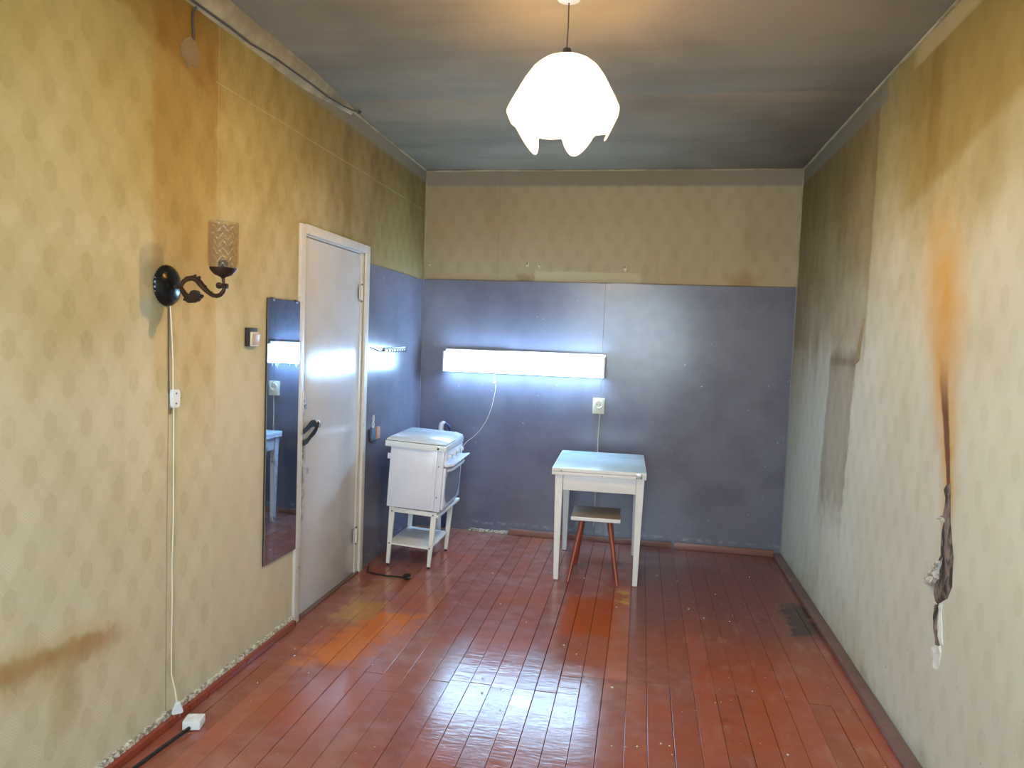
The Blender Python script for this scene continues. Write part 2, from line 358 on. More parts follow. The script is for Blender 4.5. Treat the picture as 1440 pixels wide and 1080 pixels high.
def emit(name, col, s):
    m = bpy.data.materials.new(name); m.use_nodes = True; nt = m.node_tree; nt.nodes.clear()
    e = nt.nodes.new('ShaderNodeEmission'); o = nt.nodes.new('ShaderNodeOutputMaterial')
    e.inputs[0].default_value = col + (1,); e.inputs[1].default_value = s; nt.links.new(e.outputs[0], o.inputs[0]); return m
M_TUBE = emit('lit_fluorescent_diffuser', TUBE_C, TUBE_E)
M_BULB = emit('lit_bulb', BULB_C, BULB_E)

def shade_mat():
    M = Mat('lit_milky_glass_shade'); nt = M.nt; n = nt.nodes; l = nt.links
    tl = n.new('ShaderNodeBsdfTranslucent'); tl.inputs[0].default_value = (1, .9, .72, 1)
    tp = n.new('ShaderNodeBsdfTransparent'); tp.inputs[0].default_value = (1, .92, .76, 1)
    em = n.new('ShaderNodeEmission'); em.inputs[0].default_value = (1, .86, .66, 1); em.inputs[1].default_value = .15
    M.set((.9, .85, .75, 1), .25)
    a = n.new('ShaderNodeMixShader'); a.inputs[0].default_value = .5; l.new(M.b.outputs[0], a.inputs[1]); l.new(tl.outputs[0], a.inputs[2])
    b = n.new('ShaderNodeMixShader'); l.new((M.z.ss(-.26, -.34) * .74 + .04).v, b.inputs[0]); l.new(a.outputs[0], b.inputs[1]); l.new(tp.outputs[0], b.inputs[2])
    c = n.new('ShaderNodeAddShader'); l.new(b.outputs[0], c.inputs[0]); l.new(em.outputs[0], c.inputs[1]); l.new(c.outputs[0], M.out.inputs[0])
    return M.m
M_SHADE = shade_mat()

# ------------------------------------------------------------------ mesh helpers
def new(): return bmesh.new()
def merge(bm, t, mat=None):
    me = bpy.data.meshes.new('t'); t.to_mesh(me); t.free()
    if mat is not None: me.transform(mat)
    bm.from_mesh(me); bpy.data.meshes.remove(me); return bm
def box(bm, x0, x1, y0, y1, z0, z1, bev=0, rot=None, taper=None):
    t = bmesh.new(); bmesh.ops.create_cube(t, size=1)
    cx, cy, cz = (x0 + x1) / 2, (y0 + y1) / 2, (z0 + z1) / 2
    for v in t.verts:
        k = 1
        if taper and v.co.z < 0: k = taper
        v.co = Vector((v.co.x * (x1 - x0) * k, v.co.y * (y1 - y0) * k, v.co.z * (z1 - z0)))
    if bev: bmesh.ops.bevel(t, geom=t.edges[:], offset=bev, segments=2, profile=.6, affect='EDGES')
    m = Matrix.Translation((cx, cy, cz))
    if rot: m = m @ rot
    return merge(bm, t, m)
def tube(bm, pts, r, n=10, caps=True, flat=1.0):
    pts = [Vector(p) for p in pts]; rs = r if isinstance(r, (list, tuple)) else [r] * len(pts)
    rings = []; up = None
    for i, p in enumerate(pts):
        d = (pts[min(i + 1, len(pts) - 1)] - pts[max(i - 1, 0)]).normalized()
        if up is None: up = Vector((0, 0, 1)) if abs(d.z) < .9 else Vector((1, 0, 0))
        s = d.cross(up).normalized(); up = s.cross(d).normalized()
        rings.append([bm.verts.new(p + (s * math.cos(a) * flat + up * math.sin(a)) * rs[i]) for a in (2 * math.pi * k / n for k in range(n))])
    for a, b in zip(rings, rings[1:]):
        for k in range(n): bm.faces.new((a[k], a[(k + 1) % n], b[(k + 1) % n], b[k]))
    if caps: bm.faces.new(rings[0][::-1]); bm.faces.new(rings[-1])
    return bm
def lathe(bm, prof, n=24, mat=None, caps=True, flute=0, fl=0):
    t = bmesh.new(); rings = []
    for j, (r, z) in enumerate(prof):
        rings.append([t.verts.new((max(r, 1e-4) * (1 + (fl * math.cos(flute * a) if flute and 0 < j < len(prof) - 1 else 0)) * math.cos(a),
                                   max(r, 1e-4) * (1 + (fl * math.cos(flute * a) if flute and 0 < j < len(prof) - 1 else 0)) * math.sin(a), z)) for a in (2 * math.pi * k / n for k in range(n))])
    for a, b in zip(rings, rings[1:]):
        for k in range(n): t.faces.new((a[k], a[(k + 1) % n], b[(k + 1) % n], b[k]))
    if caps: t.faces.new(rings[0][::-1]); t.faces.new(rings[-1])
    return merge(bm, t, mat)
def prism(bm, poly, axis, a, b, bev=0):
    """poly in the two other axes (in order), extruded along axis from a to b"""
    t = bmesh.new()
    def P(p, h):
        return {'x': (h, p[0], p[1]), 'y': (p[0], h, p[1]), 'z': (p[0], p[1], h)}[axis]
    A = [t.verts.new(P(p, a)) for p in poly]; B = [t.verts.new(P(p, b)) for p in poly]
    t.faces.new(A); t.faces.new(B[::-1])
    for i in range(len(poly)): t.faces.new((A[i], B[i], B[(i + 1) % len(poly)], A[(i + 1) % len(poly)]))
    bmesh.ops.recalc_face_normals(t, faces=t.faces[:])
    if bev: bmesh.ops.bevel(t, geom=t.edges[:], offset=bev, segments=2, affect='EDGES')
    return merge(bm, t)
def obj(name, bm, mat, parent=None, smooth=True, label=None):
    bmesh.ops.recalc_face_normals(bm, faces=bm.faces[:])
    me = bpy.data.meshes.new(name); bm.to_mesh(me); bm.free(); me.materials.append(mat)
    if smooth:
        me.polygons.foreach_set('use_smooth', [True] * len(me.polygons))
        try: me.set_sharp_from_angle(angle=math.radians(38))
        except Exception: pass
    o = bpy.data.objects.new(name, me); COL.objects.link(o)
    if parent: o.parent = parent
    if label: o['label'] = label
    return o
def tag(o, label, cat, kind=None, group=None):
    o['label'] = label; o['category'] = cat
    if kind: o['kind'] = kind
    if group: o['group'] = group
    return o
def thing(name, loc, rot, label, cat, kind=None):
    o = bpy.data.objects.new(name, None); COL.objects.link(o); o.location = loc; o.rotation_euler = rot; o.empty_display_size = .05
    return tag(o, label, cat, kind)
def grain(bm, amt, sc):
    for v in bm.verts:
        v.co += noise.noise_vector(v.co * sc) * amt
    return bm
RX = lambda a: Matrix.Rotation(a, 4, 'X'); RY = lambda a: Matrix.Rotation(a, 4, 'Y'); RZ = lambda a: Matrix.Rotation(a, 4, 'Z'); TR = lambda *p: Matrix.Translation(p)

# ------------------------------------------------------------------ room shell
T = .12
fl = tag(obj('floor', box(new(), -T, W + T, YF - T, T, -.12, -.022), M_SUB, smooth=False), 'worn red-brown painted plank floor of the room', 'floor', 'structure')
ed = [0.0, .085, .172, .262, .356, .450, .542, .629, .725, .831, .918, 1.004, 1.097, 1.196, 1.282, 1.373, 1.464, 1.560, 1.658, 1.742, 1.839, 1.937, 2.028, 2.119, 2.218, 2.312, 2.404, 2.492, 2.578, 2.686]
def plank(x0, x1, y0, y1, gap):
    g = gap / 2; b = new()
    dz = random.uniform(-.0008, .0008)
    box(b, x0 + g, x1 - g, y0 + g * .6, y1 - g * .6, -.022, dz, .0011, rot=RY(random.uniform(-.006, .006)) @ RX(random.uniform(-.0005, .0005)))
    obj('plank', b, M_FLOOR, fl, smooth=False)
for i in range(len(ed) - 1):
    x0, x1 = ed[i], ed[i + 1]
    seam = -2.39 if x1 < 1.38 else -2.21
    seam += .02 * (1 if i % 3 else 0)
    gf = random.choice((.0012, .002, .0032)) if x0 < 2.0 else random.choice((.0015, .0025))
    if x0 > 1.65:
        gb = .0008
    else: gb = random.choice((.001, .0016, .003))
    cuts = [YF, seam, 0]
    if i in (4, 7, 12, 15): cuts.insert(1, seam - [.9, .16, 1.1, .1][(4, 7, 12, 15).index(i)])
    if i in (8, 10): cuts.insert(2, -.62)
    if i in (20, 25): cuts.insert(2, -1.1)
    for a, b in zip(cuts, cuts[1:]): plank(x0, x1, a, b, gf if b <= seam + .01 else gb)

ce = tag(obj('ceiling', box(new(), -T, W + T, YF - T, T, H + .004, H + .12), M_SUB, smooth=False), 'grey whitewashed concrete slab ceiling with one cross seam', 'ceiling', 'structure')
for y0, y1, z in ((YF, -1.553, H), (-1.547, 0, H + .0015)):
    obj('concrete_panel', box(new(), 0, W, y0, y1, z, z + .02, .001), M_CEIL, ce)

DO = (-1.975, -1.165, 1.955)            # door opening y0 y1 top
wl_ = new(); box(wl_, -T, 0, YF - T, DO[0], 0, H); box(wl_, -T, 0, DO[1], T, 0, H); box(wl_, -T, 0, DO[0], DO[1], DO[2], H); box(wl_, -T, -T + .01, DO[0], DO[1], 0, DO[2])
wall_l = tag(obj('wall_left', wl_, M_WL, smooth=False), 'left wall in yellowed patterned wallpaper', 'wall', 'structure')
wall_r = tag(obj('wall_right', box(new(), W, W + T, YF - T, T, 0, H), M_WR, smooth=False), 'right wall in faded wallpaper with vertical rusty leak stain', 'wall', 'structure')
wall_b = tag(obj('wall_back', box(new(), 0, W, 0, T, 0, H), M_WB, smooth=False), 'far end wall, beige paper above dark blue-grey paint', 'wall', 'structure')
x0, x1, z0, z1 = WIN
wf = new(); box(wf, 0, x0, YF - T, YF, 0, H); box(wf, x1, W, YF - T, YF, 0, H); box(wf, x0, x1, YF - T, YF, 0, z0); box(wf, x0, x1, YF - T, YF, z1, H)
tag(obj('wall_front', wf, M_WB, smooth=False), 'window wall behind the viewpoint', 'wall', 'structure')
win = thing('window_1', (0, 0, 0), (0, 0, 0), 'white framed window in the wall behind the viewpoint', 'window', 'structure')
b = new()
for a in ((x0, x1, z0, z0 + .06), (x0, x1, z1 - .06, z1), (x0, x0 + .06, z0, z1), (x1 - .06, x1, z0, z1), ((x0 + x1) / 2 - .03, (x0 + x1) / 2 + .03, z0, z1)):
    box(b, a[0], a[1], YF - .09, YF - .03, a[2], a[3], .003)
obj('window_frame', b, M_PLAS, win)
for a in ((x0 + .06, (x0 + x1) / 2 - .03), ((x0 + x1) / 2 + .03, x1 - .06)):
    obj('pane', box(new(), a[0], a[1], YF - .063, YF - .059, z0 + .06, z1 - .06), M_PANE, win)
obj('window_sill', box(new(), x0 - .05, x1 + .05, YF, YF + .15, z0 - .04, z0, .004), M_PLAS, win)

# dado panels (painted sheets with a slightly wavy top edge)
def dado(name, axis, a, b, top, parent, seed, off):
    bm = new(); n = max(6, int((b - a) / .06)); nz = 22
    rows = []
    for s, t in ((0, off), (1, off + .003)):
        g = []
        for j in range(nz + 1):
            row = []
            for i in range(n + 1):
                u = a + (b - a) * i / n; h = j / nz
                tz = top + .006 * noise.noise(Vector((u * 3, seed, 0))) + .003 * noise.noise(Vector((u * 17, seed, 2)))
                lo = .003; z = lo + (tz - lo) * h ** 1.3
                w = 0
                if s: w = .0025 * (noise.noise(Vector((u * 2.2, z * 1.4, seed))) + .6) + (.010 * max(0, noise.noise(Vector((u * 9, z * 14, seed))) + .15) * max(0, 1 - z / .16))
                d = -(t + max(w, 0)) if axis == 'y' else (t + max(w, 0))
                row.append(bm.verts.new((u, d, z) if axis == 'y' else (d, u, z)))
            g.append(row)
        rows.append(g)
    for g in rows[1:]:
        for j in range(nz):
            for i in range(n): bm.faces.new((g[j][i], g[j][i + 1], g[j + 1][i + 1], g[j + 1][i]))
    A, B = rows
    for i in range(n):
        bm.faces.new((A[nz][i], A[nz][i + 1], B[nz][i + 1], B[nz][i])); bm.faces.new((A[0][i], A[0][i + 1], B[0][i + 1], B[0][i]))
    for j in range(nz):
        bm.faces.new((A[j][0], A[j + 1][0], B[j + 1][0], B[j][0])); bm.faces.new((A[j][n], A[j + 1][n], B[j + 1][n], B[j][n]))
    return obj(name, bm, M_DADO, parent)
dado('painted_panel', 'y', .006, 1.370, 1.888, wall_b, 1, .0005)
dado('painted_panel', 'y', 1.373, W - .006, 1.888, wall_b, 5, .0005)
dado('painted_panel', 'x', -1.095, -.012, 1.886, wall_l, 9, .0005)
# light caulk lines in the corners
for nm, pts, rr in (('trim_1', [(.004, 0 - .004, 1.89 + i * (H - 1.89) / 8) for i in range(9)], .006), ('trim_2', [(W - .004, -.004, 1.89 + i * (H - 1.89) / 8) for i in range(9)], .006),
                    ('trim_3', [(i * W / 20, -.004, H - .004) for i in range(21)], .0065), ('trim_4', [(W - .004, -i * 6.1 / 30, H - .004) for i in range(31)], .0075), ('trim_5', [(.004, -i * 1.4 / 10, H - .004) for i in range(11)], .007),
                    ('trim_6', [(W - .004, -.008, .04 + i * 1.85 / 14) for i in range(15)], .0030), ('trim_7', [(.004, -.006, .04 + i * 1.85 / 14) for i in range(15)], .0022)):
    p2 = [Vector(p) + noise.noise_vector(Vector(p) * 7) * .003 for p in pts]
    tag(obj(nm, tube(new(), p2, rr, 6), M_FILL if nm in ('trim_6', 'trim_7') else M_CORNICE), {'trim_1': 'pale filler line up the far left corner above the dark paint', 'trim_2': 'pale filler line up the far right corner above the dark paint',
        'trim_3': 'pale filler line between ceiling and far wall', 'trim_4': 'pale filler line between ceiling and right wall', 'trim_5': 'pale filler line between ceiling and left wall near the far corner',
        'trim_6': 'pale filler line up the far right corner beside the dark paint', 'trim_7': 'pale filler line down the far left corner in the dark paint'}[nm], 'trim', 'structure')
# rounded plaster cornice along the left wall towards the viewpoint
b = new(); prof = [(0, 2.615), (.012, 2.62), (.030, 2.636), (.044, 2.658), (.052, 2.682), (.055, 2.70)]
rings = []
for i in range(60):
    y = -1.42 - i * (4.72 / 59); k = min(1, .35 + i * .09)
    ring = [b.verts.new((p[0] * k + .002 * noise.noise(Vector((y * 4, j, 0))), y, H - (H - p[1]) * k + .003 * noise.noise(Vector((y * 3, j, 5))))) for j, p in enumerate(prof)] + [b.verts.new((0, y, H))]
    rings.append(ring)
for p, q in zip(rings, rings[1:]):
    for k in range(len(p)): b.faces.new((p[k], p[(k + 1) % len(p)], q[(k + 1) % len(p)], q[k]))
b.faces.new(rings[0]); b.faces.new(rings[-1][::-1])
tag(obj('trim_8', b, M_CORNICE), 'rounded plaster cornice along the top of the left wall', 'trim', 'structure')

# baseboards
bb = thing('baseboard_back', (0, 0, 0), (0, 0, 0), 'broken brown baseboard along the far wall', 'baseboard', 'structure')
for x0, x1, d, h, r in ((.735, 1.175, .040, .042, -.010), (1.18, 1.93, .024, .040, 0), (1.945, W - .05, .026, .046, 0)):
    m = RZ(r); obj('board', grain(box(new(), x0, x1, -d - .010, -.010, .002, h, .003, rot=m), .0012, 9), M_BASE, bb)
bb = thing('baseboard_right', (0, 0, 0), (0, 0, 0), 'dusty brown baseboard along the right wall', 'baseboard', 'structure')
for y0, y1 in ((YF, -2.75), (-2.745, -.62), (-.60, -.005)):
    obj('board', grain(box(new(), W - .058, W - .002, y0, y1, .002, .026, .003), .0012, 9), M_BASED, bb)
bb = thing('baseboard_left', (0, 0, 0), (0, 0, 0), 'red-brown baseboard along the left wall', 'baseboard', 'structure')
for y0, y1 in ((YF, -3.32), (-3.315, -2.02)):
    obj('board', grain(box(new(), .002, .034, y0, y1, .002, .030, .003), .001, 9), M_BASER, bb)
b = new()
for i in range(620):
    y = random.uniform(-3.6, -2.0); s = random.uniform(.004, .014)
    box(b, .002, .004 + random.uniform(.004, .012), y, y + s * random.uniform(1, 2.4), .028, .032 + s * random.uniform(.5, 1.3), 0, rot=RX(random.uniform(-.5, .5)) @ RZ(random.uniform(-.4, .4)))
o = obj('plaster_crumb', b, M_PLASTER, bb, smooth=False); o['kind'] = 'stuff'
b = new()
for i in range(120):
    x = random.uniform(.42, .72); s = random.uniform(.004, .014)
    box(b, x, x + s * 1.8, -.012 - random.uniform(.0, .022), -.010 + s * .2, .0015, .002 + s * random.uniform(.6, 1.6), 0, rot=RZ(random.uniform(-.8, .8)))
o = obj('rubble', b, M_PLASTER, wall_b, smooth=False); o['kind'] = 'stuff'

# holes with chipped rims left in the back wall, plaster patches in the side walls
for i, (x, z, s) in enumerate(((.795, 2.014, .020), (.885, 2.006, .020), (1.505, 1.997, .022), (.046, 2.0, .016))):
    p = [(x + s * .55 * math.cos(a) * (1 + .3 * noise.noise(Vector((a, i, 0)))), z + s * math.sin(a) * (1 + .3 * noise.noise(Vector((a, i, 3))))) for a in (k * math.pi / 6 for k in range(12))]
    o = obj('plaster_patch', prism(new(), p, 'y', -.0015, 0), M_PLASTER, wall_b, smooth=False)
    obj('nail', tube(new(), [(x, 0, z + s * .3), (x, -.014, z + s * .3), (x, -.020, z + s * .55)], .0022, 6), M_DARK, o)
pl = [(-2.865, 2.503), (-2.829, 2.494), (-2.806, 2.459), (-2.813, 2.412), (-2.835, 2.402), (-2.855, 2.405), (-2.872, 2.388), (-2.881, 2.385), (-2.89, 2.405), (-2.916, 2.416), (-2.92, 2.452), (-2.9, 2.481)]
M_PATCH = enamel('grey_filler', srgb(132, 110, 74), .9, .1, 40, .5)
obj('filler_patch', prism(new(), pl, 'x', 0, .003, .0008), M_PATCH, wall_l, label='rounded grey-brown filler patch with ragged edge')
# damage on the right wall
def relief(poly, depth, name, mat, seed):
    """a ragged patch: outline at the wall, inner vertices pushed out unevenly"""
    b = new(); cy = sum(p[0] for p in poly) / len(poly)
    pts = []
    for i, p in enumerate(poly):
        q = poly[(i + 1) % len(poly)]
        for k in range(4):
            t = k / 4; y = p[0] + (q[0] - p[0]) * t; z = p[1] + (q[1] - p[1]) * t
            pts.append((y + .003 * noise.noise(Vector((y * 90, z * 90, seed))), z))
    outer = [b.verts.new((W, *p)) for p in pts]
    prev = outer; n = len(pts)
    zc = sum(p[1] for p in pts) / n
    for s in (.85, .6, .3):
        ring = []
        for p in pts:
            # squeeze mostly sideways so tall shapes keep their spine
            y = cyz(poly, p[1], cy) ; yy = y + (p[0] - y) * s; zz = zc + (p[1] - zc) * (s * .5 + .5)
            d = depth * (.55 + .9 * noise.noise(Vector((yy * 45, zz * 30, seed))))
            ring.append(b.verts.new((W - max(d, .001), yy, zz)))
        for k in range(n): b.faces.new((prev[k], prev[(k + 1) % n], ring[(k + 1) % n], ring[k]))
        prev = ring
    b.faces.new(prev)
    return obj(name, b, mat, wall_r, smooth=False)
def cyz(poly, z, d):
    xs = []
    for i, p in enumerate(poly):
        q = poly[(i + 1) % len(poly)]
        if (p[1] - z) * (q[1] - z) <= 0 and abs(p[1] - q[1]) > 1e-6: xs.append(p[0] + (q[0] - p[0]) * (z - p[1]) / (q[1] - p[1]))
    return (min(xs) + max(xs)) / 2 if xs else d
td = [(-2.645, 1.026), (-2.672, 1.036), (-2.694, .915), (-2.736, .803), (-2.743, .707), (-2.718, .659), (-2.644, .613), (-2.62, .614), (-2.609, .656), (-2.623, .725), (-2.636, .786), (-2.645, .901)]
o = relief(td, .010, 'mortar_patch', M_MORTAR, 1); o['label'] = 'dark exposed mortar where the wallpaper split'
tf = [(-2.673, .788), (-2.653, .734), (-2.651, .702), (-2.611, .663), (-2.557, .651), (-2.54, .679), (-2.564, .7), (-2.599, .73), (-2.64, .762)]
o = relief(tf, .026, 'torn_wallpaper', M_PAPER, 2); o['label'] = 'torn wallpaper flap curling off the wall'
tl = [(-2.622, .605), (-2.655, .617), (-2.649, .586), (-2.65, .536), (-2.686, .483), (-2.661, .476), (-2.625, .526)]
relief(tl, .008, 'torn_wallpaper', M_MORTAR, 3)
tw = [(-2.622, .456), (-2.69, .488), (-2.704, .469), (-2.694, .423), (-2.676, .396), (-2.645, .392), (-2.644, .424), (-2.619, .432)]
o = relief(tw, .006, 'putty_patch', M_CHALK, 4); o['label'] = 'white putty patch'
tw = [(-2.657, .617), (-2.683, .631), (-2.68, .598), (-2.708, .496), (-2.688, .488), (-2.660, .538)]
relief(tw, .006, 'putty_patch', M_CHALK, 6)
b = new(); tube(b, [(W, -2.662, .905), (W - .010, -2.640, .912), (W - .014, -2.618, .900)], [.010, .006, .0012], 5); obj('paper_tag', b, M_PAPER, wall_r)
# loosened seam edge on the right wall
b = new(); prism(b, [(-1.50, 1.40), (-1.56, 1.42), (-1.60, 1.62), (-1.585, 1.62)], 'x', W - .006, W, .001); o = obj('torn_wallpaper', b, M_CORNICE, wall_r)

# ------------------------------------------------------------------ door
dr = thing('door_1', (0, 0, 0), (0, 0, 0), 'flat off-white painted door in the left wall', 'door', 'structure')
obj('door_leaf', box(new(), -.045, -.006, -1.945, -1.210, .012, 1.925, .003), M_DOOR, dr)
b = new()
box(b, 0, .016, -2.008, -1.955, 0, 1.980, .004); obj('casing', grain(b, .001, 6), M_CASE, dr)
b = new(); box(b, 0, .016, -1.168, -1.118, 0, 1.985, .004); obj('casing', grain(b, .001, 6), M_CASE, dr)
b = new(); box(b, 0, .016, -1.954, -1.169, 1.938, 1.985, .004); obj('casing', grain(b, .0008, 6), M_CASE, dr)
obj('jamb', box(new(), -.10, -.001, -1.9745, -1.948, 0, 1.952, .002), M_JAMB, dr)
obj('jamb', box(new(), -.10, -.001, -1.2075, -1.1655, 0, 1.952, .002), M_CASE, dr)
obj('jamb', box(new(), -.10, -.003, -1.948, -1.2075, 1.930, 1.954, .002), M_CASE, dr)
obj('threshold', box(new(), -.11, .012, -1.95, -1.17, .001, .010, .002), M_BASED, dr)
for zz in (1.70, .24):
    h = obj('hinge', tube(new(), [(.004, -1.208, zz - .045), (.004, -1.208, zz + .045)], .008, 10), M_CASE, dr)
    b = new(); box(b, -.001, .003, -1.240, -1.208, zz - .04, zz + .04, .001); obj('hinge_plate', b, M_DOOR, h)
    for s in (-.05, .05): obj('hinge_pin', tube(new(), [(.004, -1.208, zz + s - .004), (.004, -1.208, zz + s + .004)], .005, 8), M_DARK, h)
# latch area
obj('strike_patch', box(new(), -.001, .004, -1.968, -1.940, .90, 1.205, .001), M_JAMB, dr, label='bare brown wood patch at the latch')
obj('latch', box(new(), .004, .018, -1.967, -1.953, 1.065, 1.165, .003), M_IVORY, dr, label='ivory latch keeper on the casing')
b = new(); p = [(-1.937, 1.050), (-1.930, 1.118), (-1.905, 1.128), (-1.880, 1.126), (-1.878, 1.100), (-1.880, 1.062), (-1.900, 1.070), (-1.905, 1.045), (-1.925, 1.036)]
obj('sticker', prism(b, p, 'x', -.0062, -.0045), M_DECAL, dr, smooth=False, label='torn bluish sticker remains')
k = obj('knob_rosette', lathe(new(), [(0, 0), (.026, 0), (.026, .006), (.019, .010), (.0, .011)], 24, TR(-.006, -1.748, .972) @ RY(math.pi / 2)), M_PLAS, dr, label='white round lock rosette')
obj('lock_cylinder', lathe(new(), [(0, 0), (.013, 0), (.013, .006), (.0, .007)], 18, TR(.004, -1.748, .972) @ RY(math.pi / 2)), M_STEEL, k)
obj('keyhole_cover', box(new(), -.0065, -.003, -1.862, -1.842, .735, .765, .001), M_STEEL, dr)
# black cloth strap, doubled, tied from the rosette round the door edge
def ribbon(b, pts, w, th=.004):
    t = []
    for i, (x, y, z) in enumerate(pts):
        ww = w[i] if isinstance(w, (list, tuple)) else w
        t.append([b.verts.new((x + dx, y, z + dz)) for dx, dz in ((0, -ww), (th, -ww), (th + .003, 0), (th, ww), (0, ww))])
    for p, q in zip(t, t[1:]):
        for k in range(5): b.faces.new((p[k], p[(k + 1) % 5], q[(k + 1) % 5], q[k]))
    b.faces.new(t[0]); b.faces.new(t[-1][::-1])
b = new()
ribbon(b, [(.017, -1.953, .962), (.012, -1.925, .965), (.008, -1.89, .973), (.008, -1.85, .990), (.010, -1.82, .990), (.014, -1.79, .972)], [.013, .013, .014, .017, .017, .012])
ribbon(b, [(.017, -1.953, .905), (.010, -1.93, .902), (.006, -1.89, .905), (.006, -1.85, .925), (.008, -1.81, .945), (.011, -1.79, .965), (.016, -1.785, .985)], [.014, .014, .013, .012, .016, .017, .012])
tag(obj('cloth_strap', b, M_CLOTH), 'black cloth strap looped from the lock to the door edge', 'strap')

# ------------------------------------------------------------------ mirror
mi = thing('wall_mirror', (.005, -2.152, .385), (0, 0, math.radians(-1.4)), 'tall narrow frameless mirror on the left wall beside the door', 'mirror')
obj('backing', box(new(), .001, .006, -.150, .141, 0, 1.218), M_DARK, mi)
obj('mirror_glass', box(new(), .006, .010, -.1485, .1395, .0015, 1.2165, .0008), M_MIRROR, mi, smooth=False)
for y in (-.11, .10):
    obj('clip', box(new(), .001, .013, y - .012, y + .012, 1.207, 1.222, .001), M_DARK, mi)
# ------------------------------------------------------------------ switch
sw = thing('light_switch', (0, -2.436, 1.386), (0, 0, 0), 'square dark-edged rocker light switch between wall lamp and mirror', 'switch')
obj('housing', box(new(), .001, .016, -.040, .040, 0, .080, .003), M_DARK, sw)
obj('face_frame', box(new(), .016, .022, -.022, .040, .001, .062, .002), M_IVORY, sw, label='ivory front frame')
obj('rocker', box(new(), .020, .030, -.014, .032, .008, .056, .003, rot=RY(.12)), enamel('pinkish_beige_rocker', srgb(186, 158, 136), .4), sw, label='pinkish beige rocker')

# ------------------------------------------------------------------ wall sconce
SY = -2.985
sc = thing('wall_sconce', (0, SY, 1.600), (0, 0, 0), 'dark bronze scroll-arm wall lamp with amber cut-glass cylinder shade', 'lamp')
b = new()
lathe(b, [(0, 0), (.070, 0), (.072, .004), (.068, .012), (.056, .020), (.038, .027), (.018, .031), (0, .032)], 72, TR(0.001, 0, 0) @ RY(math.pi / 2), flute=36, fl=.018)
obj('wall_plate', b, M_PLATE, sc)
b = new()
def S(l): return [(x, 0, z - 1.6) for x, z in l]
a1 = S([(.026, 1.598), (.058, 1.595), (.062, 1.606), (.068, 1.616), (.081, 1.625), (.103, 1.629), (.120, 1.622), (.131, 1.612), (.142, 1.600), (.155, 1.588), (.168, 1.578), (.182, 1.571), (.196, 1.569), (.210, 1.574), (.220, 1.585), (.225, 1.599), (.222, 1.614), (.219, 1.633)])
tube(b, a1, [.007, .006, .007, .008, .009, .0095, .010, .011, .010, .009, .008, .008, .008, .0075, .007, .006, .005, .006], 10)
a2 = S([(.058, 1.597), (.062, 1.588), (.069, 1.578), (.076, 1.569), (.086, 1.563), (.099, 1.559), (.115, 1.559), (.128, 1.563)])
tube(b, a2, [.006, .008, .009, .010, .011, .011, .009, .005], 10)
lathe(b, [(0, -.012), (.009, -.010), (.009, .010), (0, .012)], 12, TR(.226, 0, .004) @ RY(math.pi / 2))
lathe(b, [(0, -.012), (.008, -.009), (.012, 0), (.008, .009), (0, .012)], 12, TR(.207, -.004, .005))
obj('scroll_arm', b, M_BRONZE, sc)
lf = [(.071, 1.55), (.077, 1.56), (.088, 1.568), (.095, 1.569), (.099, 1.58), (.107, 1.586), (.116, 1.587), (.125, 1.586), (.131, 1.581), (.129, 1.573), (.139, 1.574), (.146, 1.57), (.143, 1.565), (.142, 1.56), (.134, 1.558), (.131, 1.551), (.125, 1.547), (.120, 1.549), (.112, 1.542), (.104, 1.545), (.096, 1.541), (.088, 1.543), (.082, 1.549)]
obj('acanthus_leaf', prism(new(), [(x, z - 1.6) for x, z in lf], 'y', -.012, .006, .002), M_BRONZE, sc)
for k, (x, z, r) in enumerate(((.112, 1.640, .006), (.127, 1.634, .007), (.152, 1.603, .006), (.175, 1.584, .005))):
    lathe(b := new(), [(0, -r), (r * .8, -r * .5), (r, 0), (r * .6, r * .7), (0, r * 1.3)], 8, TR(x, 0, z - 1.6 - .004) @ RY(.8)); obj('leaf_tip', b, M_BRONZE, sc)
obj('cup', lathe(new(), [(.006, .030), (.009, .034), (.028, .042), (.040, .054), (.046, .066), (.043, .066), (.0, .052)], 28, TR(.2185, 0, 0)), M_BRONZE, sc)
pr = [(.044, .066), (.0475, .074), (.049, .09)] + [(.0495, .09 + i * .0122) for i in range(1, 11)] + [(.049, .222)]
pi_ = [(r - .004, z) for r, z in pr[::-1]]
obj('glass_shade', lathe(new(), pr + pi_, 40, TR(.2185, 0, 0), caps=False, flute=20, fl=.012), M_CUT, sc, label='amber cut-glass cylinder shade')
obj('lamp_holder', lathe(new(), [(0, .052), (.016, .052), (.016, .085), (.012, .092), (0, .092)], 16, TR(.2185, 0, 0)), M_DARK, sc)
# cord with its in-line switch and plug
cr = thing('lamp_cord', (0, -2.97, .03), (0, 0, 0), 'twin flat cord hanging down the left wall from the sconce, with plug', 'cord')
def C(l): return [(x, y + 2.97, z - .03) for x, y, z in l]
obj('upper_wire', tube(new(), C([(.004, -2.976, 1.530), (.004, -2.974, 1.42), (.004, -2.972, 1.30), (.004, -2.970, 1.22)]), .0022, 6), M_WIREG, cr, label='darker upper strand')
obj('upper_wire', tube(new(), C([(.005, -2.968, 1.530), (.006, -2.958, 1.42), (.006, -2.951, 1.32), (.006, -2.950, 1.22)]), .0022, 6), M_WIREW, cr)
obj('lower_wire', tube(new(), C([(.005, -2.944, 1.17), (.005, -2.942, .95), (.005, -2.940, .75), (.005, -2.945, .60), (.005, -2.942, .45), (.005, -2.945, .30), (.007, -2.946, .18), (.022, -2.945, .12), (.046, -2.970, .095), (.055, -2.980, .072)]), .0025, 6), M_WIREW, cr)
pb = new(); R_ = TR(.058, -.012, .042) @ RZ(math.radians(-48)) @ RY(math.radians(10))
